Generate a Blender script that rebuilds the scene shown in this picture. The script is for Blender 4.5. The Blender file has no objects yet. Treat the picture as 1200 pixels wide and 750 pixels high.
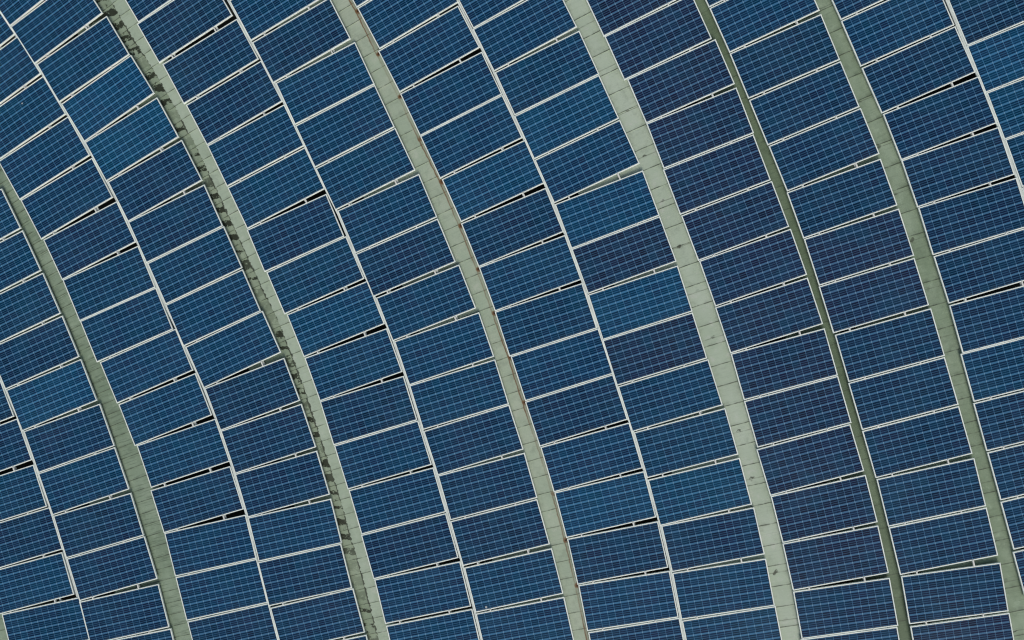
import bpy, bmesh, math, random
from math import radians, sin, cos, pi, hypot, floor
from mathutils import Matrix, Vector

random.seed(7)
SC = bpy.context.scene
COL = SC.collection

# ---------------------------------------------------------------- camera, light, exposure
cam_data = bpy.data.cameras.new('camera')
cam_data.sensor_width = 36.0
cam_data.lens = 30.0
cam_data.clip_end = 1000
cam = bpy.data.objects.new('camera', cam_data)
COL.objects.link(cam)
cam.matrix_world = Matrix.Translation((0, 0, 18.333888854349766)) @ Matrix.Rotation(-0.03255476778307045, 4, 'X') @ Matrix.Rotation(0.10426444264907979, 4, 'Y')
SC.camera = cam

SUN_EL, SUN_AZ = radians(42), radians(-72)      # hazy sun beyond the bottom of the view, along the walkways
world = bpy.data.worlds.new('World')
SC.world = world
world.use_nodes = True
nt = world.node_tree
nt.nodes.clear()
wo = nt.nodes.new('ShaderNodeOutputWorld')
bg = nt.nodes.new('ShaderNodeBackground')
sky = nt.nodes.new('ShaderNodeTexSky')
sky.sky_type = 'NISHITA'
sky.sun_disc = False
sky.sun_elevation = SUN_EL
sky.sun_rotation = pi / 2 - SUN_AZ
sky.air_density = 1.0
sky.dust_density = 4.0
bg.inputs['Strength'].default_value = 0.09
nt.links.new(sky.outputs[0], bg.inputs['Color'])
nt.links.new(bg.outputs[0], wo.inputs['Surface'])

sun_data = bpy.data.lights.new('sun', 'SUN')
sun_data.energy = 1.3
sun_data.angle = radians(24)
sun_data.color = (1.0, 0.98, 0.94)
sun = bpy.data.objects.new('sun', sun_data)
COL.objects.link(sun)
sdir = Vector((cos(SUN_EL) * cos(SUN_AZ), cos(SUN_EL) * sin(SUN_AZ), sin(SUN_EL)))
sun.rotation_euler = sdir.to_track_quat('Z', 'Y').to_euler()

vs = SC.view_settings
vs.view_transform = 'Standard'
vs.look = 'None'
vs.gamma = 1
vs.use_curve_mapping = False
vs.exposure = 0.12
SC.render.engine = 'CYCLES'
SC.cycles.filter_width = 1.15

# ---------------------------------------------------------------- where everything stands (metres, roof plan)
CHAINS = {
 'A': [(-22.06,8.147), (-21.436,7.315), (-20.829,6.471), (-20.239,5.614), (-19.667,4.745), (-19.114,3.865), (-18.579,2.973), (-18.062,2.07), (-17.565,1.157), (-17.086,0.234), (-16.627,-0.699), (-16.187,-1.642), (-15.767,-2.593), (-15.34,-3.549), (-14.987,-4.546), (-14.617,-5.515), (-14.349,-6.509), (-13.966,-7.473), (-13.686,-8.491), (-13.427,-9.499), (-13.19,-10.511), (-12.974,-11.528), (-12.779,-12.55), (-12.605,-13.575), (-12.453,-14.604), (-12.322,-15.636), (-12.212,-16.67)],
 'B': [(-19.931,8.555), (-19.307,7.722), (-18.702,6.877), (-18.114,6.019), (-17.544,5.149), (-16.993,4.267), (-16.461,3.373), (-15.947,2.469), (-15.453,1.554), (-14.978,0.629), (-14.523,-0.306), (-14.087,-1.251), (-13.672,-2.204), (-13.261,-3.157), (-12.924,-4.13), (-12.578,-5.113), (-12.268,-6.101), (-11.98,-7.099), (-11.706,-8.086), (-11.461,-9.081), (-11.235,-10.088), (-11.028,-11.107), (-10.843,-12.131), (-10.68,-13.158), (-10.538,-14.188), (-10.419,-15.221), (-10.32,-16.257)],
 'C': [(-21.099,11.76), (-20.324,11.067), (-19.568,10.352), (-18.832,9.617), (-18.117,8.862), (-17.424,8.086), (-16.753,7.292), (-16.104,6.479), (-15.478,5.649), (-14.876,4.801), (-14.298,3.936), (-13.744,3.056), (-13.215,2.161), (-12.682,1.252), (-12.232,0.333), (-11.827,-0.608), (-11.366,-1.549), (-10.937,-2.508), (-10.515,-3.443), (-10.203,-4.466), (-9.887,-5.441), (-9.639,-6.451), (-9.375,-7.462), (-9.101,-8.465), (-8.855,-9.476), (-8.638,-10.493), (-8.449,-11.516), (-8.289,-12.543), (-8.157,-13.575), (-8.055,-14.61), (-7.981,-15.647)],
 'D': [(-21.924,15.103), (-21.104,14.464), (-20.301,13.803), (-19.516,13.121), (-18.75,12.417), (-18.003,11.693), (-17.277,10.949), (-16.571,10.185), (-15.886,9.403), (-15.223,8.602), (-14.581,7.783), (-13.963,6.947), (-13.367,6.095), (-12.753,5.232), (-12.178,4.32), (-11.63,3.445), (-11.095,2.544), (-10.627,1.632), (-10.186,0.698), (-9.772,-0.244), (-9.317,-1.19), (-8.879,-2.125), (-8.515,-3.082), (-8.195,-4.056), (-7.907,-5.038), (-7.687,-6.049), (-7.411,-7.077), (-7.13,-8.078), (-6.877,-9.087), (-6.65,-10.102), (-6.452,-11.123), (-6.281,-12.149), (-6.139,-13.179), (-6.024,-14.213), (-5.938,-15.249)],
 'E': [(-18.891,16.439), (-18.128,15.733), (-17.38,15.009), (-16.65,14.269), (-15.936,13.513), (-15.239,12.741), (-14.56,11.953), (-13.898,11.151), (-13.255,10.334), (-12.631,9.502), (-12.025,8.656), (-11.439,7.798), (-10.872,6.926), (-10.34,6.051), (-9.754,5.139), (-9.218,4.219), (-8.734,3.307), (-8.276,2.364), (-7.843,1.423), (-7.402,0.479), (-6.946,-0.463), (-6.55,-1.429), (-6.208,-2.394), (-5.892,-3.377), (-5.57,-4.37), (-5.298,-5.364), (-5.005,-6.353), (-4.747,-7.386), (-4.5,-8.396), (-4.276,-9.412), (-4.075,-10.432), (-3.897,-11.457), (-3.742,-12.486), (-3.61,-13.517), (-3.502,-14.551), (-3.417,-15.588)],
 'F': [(-15.598,16.479), (-14.888,15.719), (-14.194,14.944), (-13.516,14.156), (-12.854,13.354), (-12.209,12.538), (-11.581,11.709), (-10.97,10.868), (-10.376,10.014), (-9.799,9.148), (-9.241,8.271), (-8.7,7.383), (-8.178,6.483), (-7.663,5.551), (-7.137,4.646), (-6.7,3.699), (-6.249,2.753), (-5.765,1.822), (-5.365,0.866), (-4.916,-0.098), (-4.512,-1.053), (-4.182,-2.022), (-3.872,-3.025), (-3.559,-4.001), (-3.289,-5.008), (-2.986,-6.027), (-2.73,-7.039), (-2.49,-8.051), (-2.271,-9.068), (-2.073,-10.089), (-1.895,-11.113), (-1.739,-12.142), (-1.604,-13.173), (-1.49,-14.207), (-1.397,-15.242)],
 'G': [(-12.642,16.245), (-11.937,15.48), (-11.248,14.701), (-10.575,13.908), (-9.918,13.102), (-9.277,12.283), (-8.653,11.451), (-8.046,10.606), (-7.457,9.749), (-6.885,8.881), (-6.33,8.001), (-5.794,7.11), (-5.275,6.208), (-4.822,5.272), (-4.341,4.336), (-3.905,3.409), (-3.434,2.47), (-3.017,1.509), (-2.63,0.56), (-2.287,-0.407), (-1.943,-1.373), (-1.632,-2.357), (-1.301,-3.339), (-1.001,-4.321), (-0.725,-5.327), (-0.486,-6.335), (-0.274,-7.358), (-0.061,-8.376), (0.132,-9.398), (0.304,-10.424), (0.455,-11.453), (0.585,-12.485), (0.695,-13.519), (0.783,-14.555), (0.85,-15.593)],
 'H': [(-10.379,16.756), (-9.69,15.976), (-9.018,15.183), (-8.361,14.376), (-7.72,13.557), (-7.096,12.726), (-6.488,11.882), (-5.897,11.026), (-5.322,10.159), (-4.765,9.281), (-4.225,8.392), (-3.703,7.493), (-3.199,6.583), (-2.739,5.668), (-2.266,4.734), (-1.849,3.79), (-1.415,2.847), (-0.981,1.895), (-0.626,0.933), (-0.275,-0.043), (0.034,-1.019), (0.362,-2.007), (0.703,-2.99), (0.998,-4.007), (1.286,-4.99), (1.522,-6.005), (1.728,-7.031), (1.938,-8.049), (2.127,-9.072), (2.296,-10.098), (2.444,-11.128), (2.573,-12.16), (2.681,-13.194), (2.769,-14.23), (2.836,-15.268)],
 'I': [(-7.099,16.814), (-6.44,16.009), (-5.798,15.191), (-5.173,14.36), (-4.566,13.515), (-3.977,12.658), (-3.406,11.789), (-2.854,10.908), (-2.32,10.015), (-1.806,9.111), (-1.31,8.197), (-0.834,7.272), (-0.378,6.338), (0.073,5.418), (0.55,4.506), (0.954,3.563), (1.304,2.591), (1.684,1.619), (2.06,0.662), (2.396,-0.321), (2.723,-1.296), (3.002,-2.297), (3.263,-3.318), (3.563,-4.302), (3.811,-5.305), (4.038,-6.324), (4.199,-7.337), (4.374,-8.362), (4.527,-9.391), (4.659,-10.422), (4.769,-11.456), (4.857,-12.493), (4.923,-13.531), (4.968,-14.57), (4.99,-15.609)],
 'J': [(-4.072,16.658), (-3.461,15.817), (-2.865,14.964), (-2.284,14.102), (-1.718,13.229), (-1.167,12.347), (-0.631,11.456), (-0.111,10.555), (0.393,9.646), (0.882,8.728), (1.355,7.801), (1.811,6.867), (2.251,5.925), (2.671,4.974), (3.068,4), (3.474,3.039), (3.848,2.071), (4.201,1.1), (4.511,0.111), (4.842,-0.895), (5.122,-1.897), (5.41,-2.899), (5.707,-3.901), (5.962,-4.909), (6.221,-5.927), (6.416,-6.979), (6.607,-8.001), (6.78,-9.027), (6.936,-10.055), (7.074,-11.086), (7.193,-12.119), (7.295,-13.154), (7.379,-14.19), (7.445,-15.228)],
 'K': [(-1.134,16.461), (-0.548,15.602), (0.023,14.733), (0.58,13.854), (1.122,12.967), (1.649,12.07), (2.161,11.165), (2.657,10.251), (3.138,9.329), (3.604,8.399), (4.054,7.461), (4.488,6.516), (4.906,5.564), (5.326,4.593), (5.758,3.645), (6.13,2.691), (6.474,1.72), (6.788,0.724), (7.106,-0.285), (7.341,-1.282), (7.604,-2.296), (7.889,-3.306), (8.162,-4.322), (8.418,-5.356), (8.683,-6.362), (8.93,-7.372), (9.16,-8.386), (9.373,-9.404), (9.569,-10.426), (9.748,-11.45), (9.91,-12.477), (10.055,-13.507)],
 'L': [(1.194,16.95), (1.752,16.073), (2.297,15.187), (2.829,14.294), (3.348,13.392), (3.853,12.483), (4.344,11.566), (4.821,10.642), (5.285,9.712), (5.735,8.774), (6.17,7.829), (6.592,6.879), (6.999,5.922), (7.38,4.971), (7.771,4.025), (8.141,3.07), (8.48,2.093), (8.815,1.109), (9.134,0.119), (9.439,-0.875), (9.729,-1.874), (10.004,-2.877), (10.264,-3.884), (10.508,-4.895), (10.738,-5.909)],
}
# column: (chain index, x, y, heading, shade of its cells)
PANELS = {
 'A': [(12,-15.721,-2.585,0.366,1), (13,-15.293,-3.542,0.3442,1), (14,-14.941,-4.54,0.3076,2), (15,-14.571,-5.51,0.3009,1), (16,-14.302,-6.505,0.277,2), (17,-13.919,-7.471,0.2392,2)],
 'B': [(8,-15.462,1.54,0.46,2), (9,-14.987,0.615,0.439,2), (10,-14.532,-0.32,0.4179,2), (11,-14.097,-1.264,0.3968,1), (12,-13.682,-2.218,0.3757,3), (13,-13.271,-3.17,0.3383,1), (14,-12.935,-4.143,0.3292,2), (15,-12.589,-5.125,0.2963,1), (16,-12.279,-6.113,0.2949,1), (17,-11.992,-7.111,0.2445,1), (18,-11.718,-8.098,0.2278,1)],
 'C': [(8,-15.485,5.633,0.6011,2), (9,-14.883,4.786,0.5731,2), (10,-14.305,3.921,0.5451,2), (11,-13.752,3.041,0.5171,2), (12,-13.223,2.146,0.4891,2), (13,-12.691,1.238,0.4432,1), (14,-12.241,0.319,0.3943,2), (15,-11.837,-0.622,0.3912,2), (16,-11.376,-1.562,0.3987,2), (17,-10.947,-2.522,0.3761,2), (18,-10.526,-3.456,0.327,2), (19,-10.214,-4.479,0.3022,1), (20,-9.899,-5.453,0.2392,2), (21,-9.65,-6.463,0.2445,2), (22,-9.386,-7.474,0.2501,1)],
 'D': [(11,-13.969,6.932,0.604,2), (12,-13.374,6.079,0.5767,2), (13,-12.76,5.217,0.5408,2), (14,-12.185,4.305,0.5559,3), (15,-11.638,3.431,0.5065,3), (16,-11.103,2.53,0.4733,1), (17,-10.636,1.618,0.4229,1), (18,-10.195,0.684,0.4221,2), (19,-9.781,-0.258,0.4119,2), (20,-9.327,-1.204,0.4214,2), (21,-8.889,-2.138,0.3595,1), (22,-8.526,-3.095,0.3238,1), (23,-8.206,-4.068,0.2865,1), (24,-7.919,-5.05,0.2407,2), (25,-7.699,-6.061,0.2426,1), (26,-7.422,-7.089,0.2598,1), (27,-7.142,-8.09,0.2403,1)],
 'E': [(12,-10.836,6.937,0.5444,1), (13,-10.347,6.036,0.5228,1), (14,-9.762,5.124,0.4959,1), (15,-9.226,4.204,0.4868,1), (16,-8.742,3.293,0.4524,2), (17,-8.284,2.35,0.4488,2), (18,-7.853,1.409,0.3998,1), (19,-7.411,0.465,0.4055,2), (20,-6.956,-0.477,0.3828,3), (21,-6.56,-1.442,0.3421,2), (22,-6.219,-2.407,0.2984,1), (23,-5.903,-3.389,0.2995,2), (24,-5.581,-4.382,0.2796,2), (25,-5.309,-5.376,0.2725,1), (26,-5.017,-6.365,0.2369,2), (27,-4.759,-7.398,0.2298,2)],
 'F': [(12,-8.186,6.469,0.4955,2), (13,-7.671,5.537,0.4763,1), (14,-7.146,4.632,0.4349,2), (15,-6.709,3.685,0.4398,2), (16,-6.258,2.739,0.4417,2), (17,-5.775,1.809,0.3994,2), (18,-5.374,0.853,0.3909,1), (19,-4.926,-0.112,0.3712,2), (20,-4.522,-1.066,0.3272,2), (21,-4.193,-2.035,0.2993,2), (22,-3.883,-3.038,0.3092,1), (23,-3.57,-4.014,0.2739,1), (24,-3.3,-5.02,0.273,1), (25,-2.997,-6.039,0.2474,2), (26,-2.742,-7.051,0.2226,2)],
 'G': [(11,-5.802,7.095,0.5158,2), (12,-5.284,6.194,0.4955,2), (13,-4.83,5.257,0.4766,2), (14,-4.35,4.322,0.4409,2), (15,-3.913,3.395,0.4379,2), (16,-3.443,2.456,0.4207,3), (17,-3.026,1.495,0.3831,1), (18,-2.64,0.547,0.3493,2), (19,-2.297,-0.419,0.3146,2), (20,-1.953,-1.386,0.3125,2), (21,-1.643,-2.37,0.3133,1), (22,-1.312,-3.351,0.2863,2), (23,-1.013,-4.333,0.2546,3), (24,-0.737,-5.339,0.2204,1), (25,-0.498,-6.346,0.1907,2), (26,-0.286,-7.37,0.1983,1)],
 'H': [(12,-3.207,6.569,0.481,2), (13,-2.747,5.653,0.4599,2), (14,-2.275,4.72,0.4271,2), (15,-1.858,3.776,0.4281,3), (16,-1.424,2.833,0.4219,2), (17,-0.991,1.882,0.354,3), (18,-0.636,0.92,0.3498,0), (19,-0.286,-0.055,0.3128,3), (20,0.024,-1.031,0.3048,0), (21,0.351,-2.02,0.3042,2), (22,0.692,-3.003,0.2776,2), (23,0.987,-4.019,0.2582,3), (24,1.274,-5.002,0.2248,1), (25,1.51,-6.017,0.1882,2), (26,1.716,-7.042,0.1961,2)],
 'I': [(12,-0.387,6.323,0.4385,0), (13,0.064,5.404,0.4203,0), (14,0.541,4.492,0.4026,0), (15,0.944,3.55,0.3639,0), (16,1.294,2.578,0.3598,0), (17,1.674,1.606,0.3586,0), (18,2.05,0.649,0.3378,0), (19,2.386,-0.334,0.319,0), (20,2.712,-1.309,0.2758,0), (21,2.991,-2.31,0.2806,0), (22,3.252,-3.33,0.2877,0), (23,3.552,-4.314,0.2489,0), (24,3.8,-5.317,0.2212,0), (25,4.026,-6.335,0.1813,1), (26,4.186,-7.348,0.1746,1)],
 'J': [(11,1.802,6.853,0.434,2), (12,2.242,5.911,0.4167,2), (13,2.661,4.961,0.3865,1), (14,3.059,3.986,0.3871,1), (15,3.464,3.025,0.3832,1), (16,3.838,2.058,0.3416,1), (17,4.191,1.087,0.3123,0), (18,4.5,0.099,0.2983,0), (19,4.831,-0.908,0.2828,1), (20,5.111,-1.91,0.2825,1), (21,5.399,-2.911,0.2781,1), (22,5.696,-3.913,0.2429,1), (23,5.95,-4.921,0.237,1), (24,6.208,-5.938,0.175,1), (25,6.404,-6.99,0.1815,0)],
 'K': [(11,4.479,6.502,0.4195,1), (12,4.897,5.55,0.4027,2), (13,5.317,4.579,0.4085,1), (14,5.748,3.631,0.3683,1), (15,6.119,2.678,0.3271,1), (16,6.463,1.707,0.2974,1), (17,6.777,0.711,0.3045,1), (18,7.095,-0.297,0.2721,1), (19,7.33,-1.295,0.2691,2), (20,7.593,-2.308,0.2685,1), (21,7.878,-3.319,0.2695,1), (22,8.151,-4.334,0.2669,1), (23,8.407,-5.368,0.2625,1)],
 'L': [(12,6.989,5.908,0.3872,1), (13,7.37,4.958,0.3723,3), (14,7.761,4.011,0.3573,3), (15,8.131,3.056,0.3423,2), (16,8.47,2.08,0.3274,2)],
}

PL, PW = 1.990, 1.020            # panel length and width
FR, FD = 0.023, 0.040            # frame face and depth

# ---------------------------------------------------------------- node helper
class N:
    def __init__(self, name):
        self.m = bpy.data.materials.new(name)
        self.m.use_nodes = True
        self.t = self.m.node_tree
        self.b = self.t.nodes['Principled BSDF']
    def put(self, sock, v):
        if isinstance(v, bpy.types.NodeSocket):
            self.t.links.new(v, sock)
        elif isinstance(v, tuple) and len(v) == 3 and sock.type == 'RGBA':
            sock.default_value = (*v, 1)
        else:
            sock.default_value = v
    def math(self, op, a, b=None, c=None, clamp=False):
        n = self.t.nodes.new('ShaderNodeMath'); n.operation = op; n.use_clamp = clamp
        for i, v in enumerate((a, b, c)):
            if v is not None: self.put(n.inputs[i], v)
        return n.outputs[0]
    def mix(self, f, a, b, mode='MIX'):
        n = self.t.nodes.new('ShaderNodeMix'); n.data_type = 'RGBA'; n.blend_type = mode
        self.put(n.inputs[0], f); self.put(n.inputs[6], a); self.put(n.inputs[7], b)
        return n.outputs[2]
    def uv(self, name):
        n = self.t.nodes.new('ShaderNodeUVMap'); n.uv_map = name
        s = self.t.nodes.new('ShaderNodeSeparateXYZ')
        self.t.links.new(n.outputs[0], s.inputs[0])
        return s.outputs[0], s.outputs[1]
    def xyz(self, x, y, z=0.0):
        n = self.t.nodes.new('ShaderNodeCombineXYZ')
        for i, v in enumerate((x, y, z)): self.put(n.inputs[i], v)
        return n.outputs[0]
    def noise(self, vec, scale, detail=3.0, rough=0.55):
        n = self.t.nodes.new('ShaderNodeTexNoise')
        self.put(n.inputs['Vector'], vec)
        n.inputs['Scale'].default_value = scale
        n.inputs['Detail'].default_value = detail
        n.inputs['Roughness'].default_value = rough
        return n.outputs['Fac']
    def white(self, vec):
        n = self.t.nodes.new('ShaderNodeTexWhiteNoise'); n.noise_dimensions = '3D'
        self.put(n.inputs['Vector'], vec)
        return n.outputs['Value'], n.outputs['Color']
    def step(self, v, lo, hi):
        n = self.t.nodes.new('ShaderNodeMapRange'); n.interpolation_type = 'SMOOTHSTEP'
        self.put(n.inputs[0], v); self.put(n.inputs[1], lo); self.put(n.inputs[2], hi)
        return n.outputs[0]
    def bump(self, h, strength, dist):
        n = self.t.nodes.new('ShaderNodeBump')
        n.inputs['Strength'].default_value = strength
        n.inputs['Distance'].default_value = dist
        self.put(n.inputs['Height'], h)
        self.t.links.new(n.outputs[0], self.b.inputs['Normal'])
    def out(self, color=None, rough=None, spec=None, metal=None):
        for k, v in (('Base Color', color), ('Roughness', rough), ('Specular IOR Level', spec), ('Metallic', metal)):
            if v is not None: self.put(self.b.inputs[k], v)
        return self.m

# ---------------------------------------------------------------- materials
def mat_cells():
    k = N('solar_cells')
    u, v = k.uv('cells')                       # 12 x 6 cells
    info = k.t.nodes.new('ShaderNodeObjectInfo')
    fu, fv = k.math('FRACT', u), k.math('FRACT', v)
    cu, cv = k.math('FLOOR', u), k.math('FLOOR', v)
    du = k.math('ABSOLUTE', k.math('SUBTRACT', fu, 0.5))
    dv = k.math('ABSOLUTE', k.math('SUBTRACT', fv, 0.5))
    gu = k.step(du, 0.452, 0.474)              # thin gaps between the columns of cells
    gv = k.step(dv, 0.365, 0.405)              # wide bands between the rows of cells
    # two pale busbars in every row of cells
    b1 = k.math('ABSOLUTE', k.math('SUBTRACT', dv, 0.130))
    bus = k.math('SUBTRACT', 1.0, k.step(b1, 0.030, 0.058))
    rim = k.math('MAXIMUM',
                 k.math('MAXIMUM', k.math('LESS_THAN', u, 0.06), k.math('GREATER_THAN', u, 11.94)),
                 k.math('MAXIMUM', k.math('LESS_THAN', v, 0.06), k.math('GREATER_THAN', v, 5.94)))
    wv, wc = k.white(k.xyz(cu, cv, k.math('MULTIPLY', info.outputs['Random'], 91.7)))
    sep = k.t.nodes.new('ShaderNodeSeparateColor'); k.t.links.new(wc, sep.inputs[0])
    base = info.outputs['Color']
    # each polycrystalline cell leans a little towards teal or towards violet
    cell = k.mix(k.math('MULTIPLY', sep.outputs[0], 0.34), base, (0.006, 0.060, 0.130))
    cell = k.mix(k.math('MULTIPLY', sep.outputs[1], 0.26), cell, (0.016, 0.022, 0.085))
    grain = k.noise(k.xyz(u, v, k.math('MULTIPLY', info.outputs['Random'], 37.0)), 3.1, 4, 0.7)
    cell = k.mix(1.0, cell, k.mix(k.step(grain, 0.3, 0.7), (0.66, 0.66, 0.66), (1.08, 1.08, 1.08)), 'MULTIPLY')
    cell = k.mix(1.0, cell, k.mix(wv, (0.86, 0.86, 0.86), (1.14, 1.14, 1.14)), 'MULTIPLY')
    patch = k.noise(k.xyz(u, v, k.math('MULTIPLY', info.outputs['Random'], 63.0)), 0.33, 3, 0.6)
    cell = k.mix(k.math('MULTIPLY', k.step(patch, 0.48, 0.72), 0.45), cell, (0.001, 0.050, 0.098))
    cell = k.mix(k.math('MULTIPLY', k.step(patch, 0.50, 0.30), 0.35), cell, (0.012, 0.012, 0.052))
    line = k.mix(0.34, (0.085, 0.220, 0.360), k.mix(1.0, base, (3.4, 3.4, 3.4), 'MULTIPLY'))
    c = k.mix(k.math('MULTIPLY', bus, 0.50), cell, line)
    c = k.mix(k.math('MULTIPLY', gv, 0.95), c, line)
    c = k.mix(k.math('MULTIPLY', gu, 0.75), c, k.mix(gv, line, (0.24, 0.41, 0.53)))
    c = k.mix(rim, c, (0.018, 0.028, 0.050))
    # thin film of dust, uneven over the sheet
    geo = k.t.nodes.new('ShaderNodeNewGeometry')
    dust = k.noise(geo.outputs['Position'], 0.9, 5, 0.6)
    c = k.mix(k.math('MULTIPLY', k.step(dust, 0.35, 0.75), 0.03), c, (0.20, 0.27, 0.30))
    # grit washed down against the lower frame, and a few bird droppings
    edge = k.noise(geo.outputs['Position'], 7.0, 4, 0.6)
    low = k.math('MULTIPLY', k.math('SUBTRACT', 1.0, k.step(v, 0.0, 0.55)), k.step(edge, 0.40, 0.70))
    c = k.mix(k.math('MULTIPLY', low, 0.14), c, (0.16, 0.17, 0.14))
    vo = k.t.nodes.new('ShaderNodeTexVoronoi'); k.t.links.new(geo.outputs['Position'], vo.inputs['Vector']); vo.inputs['Scale'].default_value = 1.6
    sc_ = k.t.nodes.new('ShaderNodeSeparateColor'); k.t.links.new(vo.outputs['Color'], sc_.inputs[0])
    drop = k.math('MULTIPLY', k.math('LESS_THAN', vo.outputs['Distance'], k.math('MULTIPLY', sc_.outputs[1], 0.045)), k.math('GREATER_THAN', sc_.outputs[0], 0.93))
    c = k.mix(k.math('MULTIPLY', drop, 0.75), c, (0.55, 0.58, 0.55))
    r = k.math('ADD', 0.16, k.math('MULTIPLY', dust, 0.16))
    return k.out(c, r, 0.12)

def mat_frame():
    k = N('frame_aluminium')
    geo = k.t.nodes.new('ShaderNodeNewGeometry')
    n = k.noise(geo.outputs['Position'], 2.3, 4)
    n2 = k.noise(geo.outputs['Position'], 19.0, 3)
    c = k.mix(k.step(n, 0.35, 0.7), (0.86, 0.93, 0.85), (0.74, 0.82, 0.76))
    c = k.mix(k.math('MULTIPLY', k.step(n2, 0.58, 0.75), 0.45), c, (0.42, 0.41, 0.33))
    return k.out(c, 0.5, 0.4)

def mat_plain(name, col, rough, amount=0.25, scale=4.0, col2=None):
    k = N(name)
    geo = k.t.nodes.new('ShaderNodeNewGeometry')
    n = k.noise(geo.outputs['Position'], scale, 5)
    c = k.mix(k.math('MULTIPLY', k.step(n, 0.35, 0.7), amount), col, col2 or tuple(x * 0.4 for x in col))
    return k.out(c, rough, 0.3)

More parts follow.
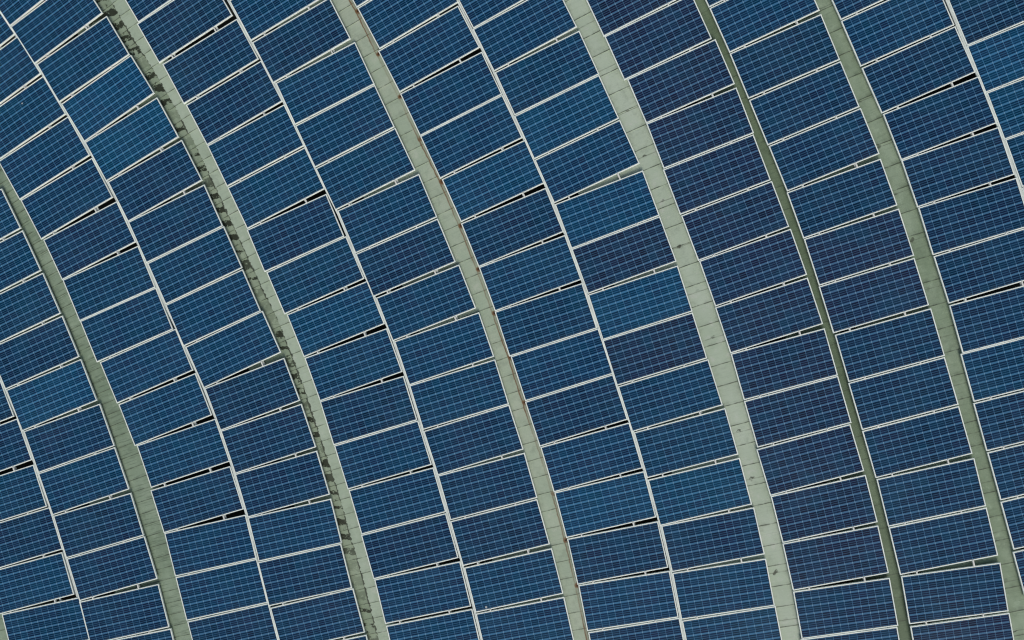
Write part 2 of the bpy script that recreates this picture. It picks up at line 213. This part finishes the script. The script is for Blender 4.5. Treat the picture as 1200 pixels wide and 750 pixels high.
def mat_sheet(name, base, tone, pitch, lap=0.55, streak=0.25, grime=0.3, rust=False, spots=0.0, moss=False, fringe=0.0, per=1.0, seed=0.0):
    """Painted sheet metal; plan UV = (metres inwards from the outer edge, metres along the arc),
    joint UV = (same, position counted in solar panels)."""
    k = N(name)
    x, s = k.uv('plan')
    _, q = k.uv('joints')
    w = k.noise(k.xyz(x, s, seed), 6.0, 3)
    ww = k.math('SUBTRACT', w, 0.5)
    sp = k.math('DIVIDE', s, pitch)
    cell = k.math('FLOOR', sp)
    fr = k.math('FRACT', sp)
    cv, cc = k.white(k.xyz(cell, seed, 3.0))
    big = k.noise(k.xyz(x, k.math('MULTIPLY', s, 0.6), seed + 4), 1.3, 5, 0.6)
    c = k.mix(k.step(big, 0.3, 0.72), base, tone)
    c = k.mix(k.math('MULTIPLY', cv, 0.16), c, tuple(v * 0.62 for v in base))
    # cross streaks of dried dirt, running with the laps
    st = k.noise(k.xyz(k.math('MULTIPLY', x, 2.2), k.math('MULTIPLY', s, 26.0), seed + 9), 1.0, 4, 0.6)
    c = k.mix(k.math('MULTIPLY', k.step(st, 0.50, 0.74), streak), c, tuple(v * 0.42 for v in base))
    blot = k.noise(k.xyz(x, s, seed + 6), 4.2, 6, 0.68)
    c = k.mix(k.math('MULTIPLY', k.step(blot, 0.50, 0.72), 0.42), c, tuple(v * 0.55 for v in base))
    c = k.mix(k.math('MULTIPLY', k.step(blot, 0.45, 0.30), 0.35), c, tuple(min(0.6, v * 1.25) for v in tone))
    fine = k.noise(k.xyz(x, s, seed + 2), 34.0, 4, 0.7)
    c = k.mix(k.math('MULTIPLY', k.step(fine, 0.45, 0.75), 0.22), c, tuple(v * 0.66 for v in base))
    # shade line of each lap painted in, with grime around it, stronger at some
    d = k.math('ABSOLUTE', k.math('SUBTRACT', k.math('ADD', fr, k.math('MULTIPLY', ww, 0.05)), 0.97))
    lapm = k.math('SUBTRACT', 1.0, k.step(d, 0.004 / pitch, 0.017 / pitch))
    gx = k.noise(k.xyz(k.math('MULTIPLY', x, 5.0), cell, seed + 5), 1.0, 3)
    c = k.mix(k.math('MULTIPLY', lapm, k.math('MULTIPLY', k.step(gx, 0.25, 0.62), lap)), c, (0.055, 0.065, 0.045))
    halo = k.math('SUBTRACT', 1.0, k.step(d, 0.0, 0.22))
    c = k.mix(k.math('MULTIPLY', halo, k.math('MULTIPLY', k.step(gx, 0.40, 0.75), grime)), c, tuple(v * 0.45 for v in base))
    if spots:
        # dark smudge beside a lap, about one per solar panel
        fq = k.math('FRACT', k.math('MULTIPLY', q, per))
        cq, cqc = k.white(k.xyz(k.math('FLOOR', k.math('MULTIPLY', q, per)), seed, 8.0))
        dx = k.math('DIVIDE', k.math('SUBTRACT', k.math('ADD', x, k.math('MULTIPLY', ww, 0.22)), k.math('ADD', spots, k.math('MULTIPLY', cq, 0.05))), 0.055)
        dy = k.math('DIVIDE', k.math('SUBTRACT', k.math('ADD', fq, k.math('MULTIPLY', ww, 0.22)), 0.60), 0.034)
        rr = k.math('ADD', k.math('MULTIPLY', dx, dx), k.math('MULTIPLY', dy, dy))
        # an extra crease beside it
        cr = k.math('ABSOLUTE', k.math('SUBTRACT', k.math('ADD', fq, k.math('MULTIPLY', ww, 0.02)), 0.60))
        cr = k.math('MULTIPLY', k.math('SUBTRACT', 1.0, k.step(cr, 0.004, 0.015)), k.step(gx, 0.30, 0.55))
        c = k.mix(k.math('MULTIPLY', cr, 0.45), c, (0.08, 0.09, 0.06))
        sm = k.math('MULTIPLY', k.math('SUBTRACT', 1.0, k.step(rr, 0.05, 1.2)), k.step(cq, 0.05, 0.8))
        c = k.mix(k.math('MULTIPLY', sm, 0.85), c, (0.045, 0.050, 0.032))
    if rust:
        # a brown tide line along the panel edge and rust at each panel joint
        e = k.math('ADD', x, k.math('MULTIPLY', ww, 0.05))
        band = k.math('SUBTRACT', 1.0, k.step(e, 0.03, 0.13))
        lng = k.noise(k.xyz(1.0, k.math('MULTIPLY', s, 0.45), seed), 1.0, 3)
        c = k.mix(k.math('MULTIPLY', band, k.math('ADD', 0.15, k.math('MULTIPLY', k.step(lng, 0.35, 0.65), 0.4))), c, (0.22, 0.19, 0.125))
        tl = k.math('ABSOLUTE', k.math('SUBTRACT', e, 0.085))
        tl = k.math('SUBTRACT', 1.0, k.step(tl, 0.004, 0.022))
        c = k.mix(k.math('MULTIPLY', tl, k.math('ADD', 0.25, k.math('MULTIPLY', k.step(lng, 0.36, 0.60), 0.7))), c, (0.18, 0.11, 0.055))
        fq = k.math('FRACT', k.math('ADD', q, 0.5))
        cq, _c = k.white(k.xyz(k.math('FLOOR', k.math('ADD', q, 0.5)), seed, 2.0))
        dx = k.math('DIVIDE', k.math('SUBTRACT', e, 0.045), 0.05)
        dy = k.math('DIVIDE', k.math('SUBTRACT', k.math('ADD', fq, k.math('MULTIPLY', ww, 0.1)), 0.54), 0.05)
        rr = k.math('ADD', k.math('MULTIPLY', dx, dx), k.math('MULTIPLY', dy, dy))
        sp_ = k.math('SUBTRACT', 1.0, k.step(rr, 0.2, 2.2))
        c = k.mix(k.math('MULTIPLY', sp_, k.step(cq, 0.05, 0.5)), c, (0.17, 0.090, 0.035))
        core = k.math('SUBTRACT', 1.0, k.step(rr, 0.02, 0.35))
        c = k.mix(k.math('MULTIPLY', core, k.step(cq, 0.3, 0.6)), c, (0.035, 0.020, 0.010))
    if fringe:
        # moss creeping over the free edge of the sheets in ragged tongues
        tg = k.noise(k.xyz(3.0, k.math('MULTIPLY', s, 1.0), seed + 3), 9.0, 3, 0.7)
        e = k.math('SUBTRACT', k.math('ADD', x, k.math('MULTIPLY', tg, 0.16)), fringe + 0.065)
        c = k.mix(k.math('MULTIPLY', k.step(e, 0.0, 0.018), 0.9), c, (0.035, 0.042, 0.024))
    if moss:
        # moss fills one end of each tile, more in some places than others
        f2 = k.math('ADD', fr, k.math('MULTIPLY', ww, 0.35))
        ridge = k.math('ABSOLUTE', k.math('SUBTRACT', k.math('ADD', f2, k.math('MULTIPLY', x, 0.8)), 0.72))
        m = k.math('SUBTRACT', 1.0, k.step(k.math('ADD', ridge, k.math('MULTIPLY', k.math('SUBTRACT', cv, 0.5), 0.30)), 0.20, 0.26))
        amt = k.noise(k.xyz(2.0, k.math('MULTIPLY', s, 0.35), seed), 1.0, 2)
        a = k.step(k.math('ADD', k.math('MULTIPLY', cv, 0.55), k.math('MULTIPLY', amt, 0.8)), 0.42, 0.62)
        pat = k.noise(k.xyz(x, s, seed + 7), 14.0, 4, 0.7)
        pat2 = k.noise(k.xyz(x, s, seed + 17), 6.5, 5, 0.75)
        m = k.math('MULTIPLY', k.step(k.math('ADD', k.math('MULTIPLY', m, 0.17), pat2), 0.585, 0.64), k.math('ADD', 0.25, k.math('MULTIPLY', a, 0.75)))
        c = k.mix(k.math('MULTIPLY', m, 0.95), c, k.mix(pat, (0.006, 0.010, 0.004), (0.035, 0.040, 0.020)))
        low = k.noise(k.xyz(x, s, seed + 11), 5.0, 5, 0.7)
        c = k.mix(k.math('MULTIPLY', k.step(low, 0.55, 0.80), 0.4), c, (0.055, 0.062, 0.035))
    k.bump(k.math('ADD', big, k.math('MULTIPLY', fine, 0.1)), 0.35, 0.012)
    return k.out(c, 0.55, 0.35)

M_CELL = mat_cells()
M_FRAME = mat_frame()
M_RAIL = mat_plain('rail_aluminium', (0.62, 0.64, 0.60), 0.45)
M_CLAMP = mat_plain('clamp_metal', (0.78, 0.79, 0.72), 0.45, 0.3, 30.0)
M_STRIP = mat_plain('strip_paint', (0.72, 0.78, 0.71), 0.5, 0.5, 3.0, (0.45, 0.47, 0.42))
M_DECK = mat_plain('deck_gap_shade', (0.075, 0.078, 0.055), 0.8, 0.6, 1.5)  # deck coloured dark to paint in the shade seen through the panel gaps
M_MOSS = mat_plain('moss', (0.030, 0.040, 0.014), 0.95, 0.8, 25.0, (0.010, 0.013, 0.006))

# ---------------------------------------------------------------- mesh helpers
def link(name, me, mat=None, parent=None):
    o = bpy.data.objects.new(name, me)
    if mat is not None and me is not None and not me.materials: me.materials.append(mat)
    COL.objects.link(o)
    if parent is not None: o.parent = parent
    return o

def tag(o, label, cat, group=None):
    o['label'] = label; o['category'] = cat
    if group: o['group'] = group
    return o

def box_verts(bm, x0, x1, y0, y1, z0, z1):
    v = [bm.verts.new(c) for c in ((x0,y0,z0),(x1,y0,z0),(x1,y1,z0),(x0,y1,z0),(x0,y0,z1),(x1,y0,z1),(x1,y1,z1),(x0,y1,z1))]
    for f in ((3,2,1,0),(4,5,6,7),(0,1,5,4),(1,2,6,5),(2,3,7,6),(3,0,4,7)):
        bm.faces.new([v[i] for i in f])
    return v

def finish(bm, name):
    me = bpy.data.meshes.new(name)
    bm.to_mesh(me); bm.free()
    return me

class Path:
    """a column's chain of corners as a smooth arc: point and inward normal at an arc length"""
    def __init__(self, key):
        P = CHAINS[key]
        self.p = P; self.s = [0.0]
        for a, b in zip(P, P[1:]): self.s.append(self.s[-1] + hypot(b[0]-a[0], b[1]-a[1]))
        n = len(P); self.t = []
        for i in range(n):
            a, b = P[max(0, i-3)], P[min(n-1, i+3)]
            l = hypot(b[0]-a[0], b[1]-a[1]); self.t.append(((b[0]-a[0])/l, (b[1]-a[1])/l))
        self.length = self.s[-1]
    def at(self, s, off=0.0):
        s = min(max(s, 0.0), self.length - 1e-6)
        i = 0
        while self.s[i+1] < s: i += 1
        f = (s - self.s[i]) / (self.s[i+1] - self.s[i])
        a, b, ta, tb = self.p[i], self.p[i+1], self.t[i], self.t[i+1]
        tx, ty = ta[0]*(1-f)+tb[0]*f, ta[1]*(1-f)+tb[1]*f
        l = hypot(tx, ty); nx, ny = ty/l, -tx/l          # points to the left of the photograph (towards the arc's centre)
        return (a[0]*(1-f)+b[0]*f + nx*off, a[1]*(1-f)+b[1]*f + ny*off), i + f

# make sure the normal points to the arc's centre
def inward(key):
    P = Path(key); (x0, y0), _ = P.at(P.length/2); (x1, y1), _ = P.at(P.length/2, 1.0)
    return -1.0 if x1 > x0 else 1.0

# ---------------------------------------------------------------- the roof under everything
bm = bmesh.new()
n = 24
for i in range(n+1):
    for j in range(n+1):
        bm.verts.new((-120 + 240*i/n, -120 + 240*j/n, -0.42))
bm.verts.ensure_lookup_table()
for i in range(n):
    for j in range(n):
        a = i*(n+1)+j
        bm.faces.new([bm.verts[q] for q in (a, a+n+1, a+n+2, a+1)])
roof = link('roof_deck', finish(bm, 'roof_deck'), M_DECK)
roof['kind'] = 'structure'

# ---------------------------------------------------------------- sheet-metal walkways along the arcs
def sheet_strip(name, key, mat, x0, x1, z, pitch, parent=None, lap=0.007, zb=-0.419, jag=0.0):
    """a run of lapped sheets between x0 and x1 metres inside the chain of column `key`"""
    P = Path(key); sg = inward(key)
    bm = bmesh.new()
    up = bm.loops.layers.uv.new('plan'); uj = bm.loops.layers.uv.new('joints')
    rnd = random.Random(sum(ord(ch) for ch in name + key))
    m = int(P.length / pitch)
    for kk in range(m):
        s0, s1 = kk*pitch, (kk+1)*pitch
        xs = (x0, x1 - rnd.random()*jag)
        pts = []
        for s, zz in ((s0, z), (s1, z + lap)):
            for x in xs:
                (px, py), q = P.at(s, x*sg)
                pts.append(((px, py, zz), x, s, q))
        vt = [bm.verts.new(p[0]) for p in pts]
        vb = [bm.verts.new((p[0][0], p[0][1], zb)) for p in pts]
        faces = [((0,1,3,2), vt, vt, None)]
        f = bm.faces.new([vt[0], vt[1], vt[3], vt[2]])
        idx = [0, 1, 3, 2]
        for lp, i in zip(f.loops, idx):
            lp[up].uv = (pts[i][1], pts[i][2] + (1e-4 if i < 2 else -1e-4)); lp[uj].uv = (pts[i][1], pts[i][3])
        for a, b in ((0,1),(1,3),(3,2),(2,0)):
            g = bm.faces.new([vt[a], vb[a], vb[b], vt[b]])
            for lp, i in zip(g.loops, (a, a, b, b)):
                lp[up].uv = (pts[i][1], pts[i][2]); lp[uj].uv = (pts[i][1], pts[i][3])
    bmesh.ops.recalc_face_normals(bm, faces=bm.faces[:])
    # the joint face of one sheet is hidden behind the next one's
    return link(name, finish(bm, name), mat, parent)

GW = 'sheet metal walkways between the panel columns'
PALE, TONE = (0.39, 0.485, 0.35), (0.46, 0.555, 0.42)
MIDG, MIDT = (0.22, 0.30, 0.20), (0.33, 0.42, 0.30)

w0 = sheet_strip('metal_walkway', 'A', mat_sheet('sheet_corner', MIDG, MIDT, 0.27), -0.12, 1.3, -0.10, 0.27)
tag(w0, 'sliver of green metal walkway at the extreme bottom left corner', 'walkway', GW)
w1 = sheet_strip('metal_walkway', 'C', mat_sheet('sheet_streaky', MIDG, MIDT, 0.27, 0.85, 0.85, 0.6, seed=11.0), -0.14, 1.60, -0.10, 0.27)
tag(w1, 'green metal walkway covered in fine cross streaks, leftmost long one', 'walkway', GW)

w2 = link('metal_walkway', None)
tag(w2, 'pale metal walkway with a dark moss-filled gutter along its left side', 'walkway', GW)
sheet_strip('cover_sheet', 'E', mat_sheet('sheet_pale_a', PALE, TONE, 0.345, 0.8, 0.15, 0.35, fringe=0.29, seed=21.0), -0.14, 0.325, -0.095, 0.345, w2, jag=0.05, zb=-0.30)
sheet_strip('gutter', 'E', mat_sheet('sheet_mossy', (0.28, 0.36, 0.24), (0.36, 0.44, 0.31), 0.345, 0.8, 0.30, 0.3, moss=True, seed=25.0), 0.20, 1.35, -0.115, 0.345, w2)

w3 = sheet_strip('metal_walkway', 'G', mat_sheet('sheet_rusty', PALE, (0.46, 0.53, 0.40), 0.385, 0.8, 0.2, 0.4, rust=True, seed=31.0), -0.14, 1.75, -0.095, 0.385)
tag(w3, 'pale metal walkway with a rusty brown line and rust spots along its right side', 'walkway', GW)
w4 = sheet_strip('metal_walkway', 'I', mat_sheet('sheet_pale_b', (0.42, 0.515, 0.38), (0.49, 0.575, 0.45), 0.445, 0.95, 0.16, 0.35, spots=0.24, seed=41.0), -0.14, 1.85, -0.095, 0.445)
tag(w4, 'widest and palest metal walkway, with small dark smudges near its joints', 'walkway', GW)
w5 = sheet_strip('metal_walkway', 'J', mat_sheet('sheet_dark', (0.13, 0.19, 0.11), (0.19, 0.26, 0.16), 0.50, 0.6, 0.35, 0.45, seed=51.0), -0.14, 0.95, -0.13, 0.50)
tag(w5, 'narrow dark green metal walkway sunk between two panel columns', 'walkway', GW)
w6 = sheet_strip('metal_walkway', 'K', mat_sheet('sheet_green', (0.22, 0.30, 0.19), (0.33, 0.42, 0.295), 0.505, 0.95, 0.30, 0.75, spots=0.27, seed=61.0), -0.14, 1.85, -0.105, 0.505)
tag(w6, 'mid green metal walkway with dark joints, rightmost of the walkways', 'walkway', GW)

# ---------------------------------------------------------------- thin cover strips where two columns meet
def strip_box(name, key, mat, x0, x1, z0, z1, parent=None, off=None):
    P = Path(key); sg = inward(key)
    bm = bmesh.new(); prev = None
    m = int(P.length / 0.25)
    for kk in range(m+1):
        s = P.length * kk / m
        r = []
        for x in (x0, x1):
            (px, py), _ = P.at(s, x*sg)
            r.append((px, py))
        ring = [bm.verts.new((r[0][0], r[0][1], z1)), bm.verts.new((r[1][0], r[1][1], z1)),
                bm.verts.new((r[1][0], r[1][1], z0)), bm.verts.new((r[0][0], r[0][1], z0))]
        if prev:
            for i in range(4):
                j = (i+1) % 4
                bm.faces.new([prev[i], prev[j], ring[j], ring[i]])
        else: bm.faces.new(ring)
        prev = ring
    bm.faces.new(prev[::-1])
    bmesh.ops.recalc_face_normals(bm, faces=bm.faces[:])
    return link(name, finish(bm, name), mat, parent)

GS = 'thin white cover strips between paired panel columns'
for key, lab in (('B', 'shortest thin white strip crossing the lower left corner'),
                 ('D', 'thin white strip left of the mossy walkway, starting at the top left corner'),
                 ('F', 'thin white strip between the mossy walkway and the rusty walkway'),
                 ('H', 'thin white strip between the rusty walkway and the widest pale walkway'),
                 ('L', 'thin white strip crossing the upper right corner')):
    tag(strip_box('cover_strip', key, M_STRIP, 0.012, 0.052, -0.05, -0.0130), lab, 'cover strip', GS)

# ---------------------------------------------------------------- solar panels
def panel_meshes():
    bm = bmesh.new()
    i0, i1, j0, j1 = FR, PL-FR, -FR, -PW+FR
    def ring(x0, x1, y0, y1, z): return [bm.verts.new(c) for c in ((x0,y0,z),(x1,y0,z),(x1,y1,z),(x0,y1,z))]
    c = 0.002
    o1, o0 = ring(c, PL-c, -c, -PW+c, 0), ring(0, PL, 0, -PW, -c)
    ob = ring(0, PL, 0, -PW, -FD)
    a1, a0 = ring(i0, i1, j0, j1, 0), ring(i0, i1, j0, j1, -FD)
    for A, B in ((o1, o0), (o0, ob), (ob, a0), (a0, a1), (a1, o1)):
        for i in range(4):
            j = (i+1) % 4
            bm.faces.new([A[i], A[j], B[j], B[i]])
    bmesh.ops.recalc_face_normals(bm, faces=bm.faces[:])
    fm = finish(bm, 'frame'); fm.materials.append(M_FRAME)
    bm = bmesh.new()
    uvl = bm.loops.layers.uv.new('cells')
    box_verts(bm, i0-0.003, i1+0.003, j1-0.003, j0+0.003, -0.011, -0.004)
    for f in bm.faces:
        for lp in f.loops:
            lp[uvl].uv = ((lp.vert.co.x - i0) / (i1-i0) * 12, (lp.vert.co.y - j1) / (j0-j1) * 6)
    bmesh.ops.recalc_face_normals(bm, faces=bm.faces[:])
    gm = finish(bm, 'cell_sheet'); gm.materials.append(M_CELL)
    return fm, gm
FM, GM = panel_meshes()
SHADE = [((0.0085, 0.0125, 0.037), 'indigo'), ((0.0015, 0.0180, 0.050), 'navy'),
         ((0.0003, 0.0280, 0.070), 'blue'), ((0.0001, 0.0450, 0.102), 'bright blue')]
ORD = 'topmost second third fourth fifth sixth seventh eighth ninth tenth eleventh twelfth thirteenth fourteenth fifteenth sixteenth seventeenth'.split()
WHERE = {'A': 'the short lower left column',
         'B': 'the column left of the streaky walkway',
         'C': 'the column right of the streaky walkway',
         'D': 'the column left of the mossy walkway',
         'E': 'the column right of the mossy walkway',
         'F': 'the column left of the rusty walkway',
         'G': 'the column right of the rusty walkway',
         'H': 'the column left of the widest walkway',
         'I': 'the column right of the widest walkway',
         'J': 'the column left of the rightmost walkway',
         'K': 'the column right of the rightmost walkway',
         'L': 'the short upper right column'}
first = None
for key, rows in PANELS.items():
    for i, (ci, x, y, th, sh) in enumerate(rows):
        if first is None:
            r = link('solar_panel', None)
            fo, go = link('frame', FM, parent=r), link('cell_sheet', GM, parent=r)
            first = (r, fo, go)
        else:
            r, fo, go = (q.copy() for q in first)
            for q in (r, fo, go): COL.objects.link(q)
            fo.parent = r; go.parent = r
        r.location = (x, y, random.uniform(-0.0015, 0.0015))
        r.rotation_euler = (radians(random.uniform(-0.12, 0.12)), radians(random.uniform(-0.06, 0.06)), th)
        r.empty_display_size = 0.3
        col, word = SHADE[sh]
        j = random.uniform(0.90, 1.10)
        go.color = (col[0]*j*random.uniform(0.92, 1.08), col[1]*j*random.uniform(0.94, 1.06), col[2]*j, 1)
        if i == len(rows)-1: o_ = 'bottommost'
        elif i == 0: o_ = 'topmost'
        else: o_ = ORD[i] + ' from the top'
        lab = '%s solar panel, %s in %s' % (word, o_, WHERE[key])
        tag(r, lab, 'solar panel', 'solar panels laid in curved columns')

# ---------------------------------------------------------------- mounting rails and the clamps that show in the gaps
def clamp_mesh(g, ang):
    """a T-shaped clamp: plate lying on both frames, stem down to the rail"""
    bm = bmesh.new()
    w = 0.015
    box_verts(bm, -w, w, -g-0.009, 0.009, 0.0025, 0.0065)
    s = max(0.002, g/2 - 0.003)
    box_verts(bm, -w*0.9, w*0.9, -g/2-s, -g/2+s, -0.046, 0.0020)
    return finish(bm, 'clamp')
EDGE = {'A': 'in the lower left corner column'}
for key, rows in PANELS.items():
    for u, side in ((0.17, 'left'), (0.745, 'right')):
        P = Path(key)
        # the rail runs under the panels along the same arc
        bm = bmesh.new(); prev = None
        pts = []
        ext = [rows[0]] + list(rows) + [rows[-1]]
        for n_, (ci, x, y, th, sh) in enumerate(ext):
            v = 0.0
            if n_ == 0: v = -2.0
            if n_ == len(ext)-1: v = 3.0
            d = (cos(th), sin(th)); nn = (d[1], -d[0])
            pts.append((x + d[0]*u*PL + nn[0]*v, y + d[1]*u*PL + nn[1]*v, d))
        for (px, py, d) in pts:
            ring = [bm.verts.new((px - d[0]*0.02, py - d[1]*0.02, -0.045)), bm.verts.new((px + d[0]*0.02, py + d[1]*0.02, -0.045)),
                    bm.verts.new((px + d[0]*0.02, py + d[1]*0.02, -0.080)), bm.verts.new((px - d[0]*0.02, py - d[1]*0.02, -0.080))]
            if prev:
                for i in range(4):
                    j = (i+1) % 4
                    bm.faces.new([prev[i], prev[j], ring[j], ring[i]])
            else: bm.faces.new(ring)
            prev = ring
        bm.faces.new(prev[::-1])
        bmesh.ops.recalc_face_normals(bm, faces=bm.faces[:])
        rail = link('mounting_rail', finish(bm, 'mounting_rail'), M_RAIL)
        tag(rail, 'white rail under %s ends of panels in %s' % (side, WHERE[key]), 'mounting rail', 'mounting rails under the panels')
        for a, b in zip(rows, rows[1:]):
            if b[0] != a[0] + 1: continue
            (ci, x, y, th, sh), (_, x2, y2, th2, _) = a, b
            d = (cos(th), sin(th)); nn = (d[1], -d[0])
            bx, by = x + d[0]*u*PL + nn[0]*PW, y + d[1]*u*PL + nn[1]*PW
            # distance from here to the next panel's upper edge, along nn
            d2 = (cos(th2), sin(th2)); n2 = (d2[1], -d2[0])
            g = ((x2-bx)*n2[0] + (y2-by)*n2[1]) / (nn[0]*n2[0] + nn[1]*n2[1])
            g = max(g, 0.004)
            c = link('clamp', clamp_mesh(g, 0), M_CLAMP, rail)
            c.location = (bx, by, 0); c.rotation_euler = (0, 0, th)
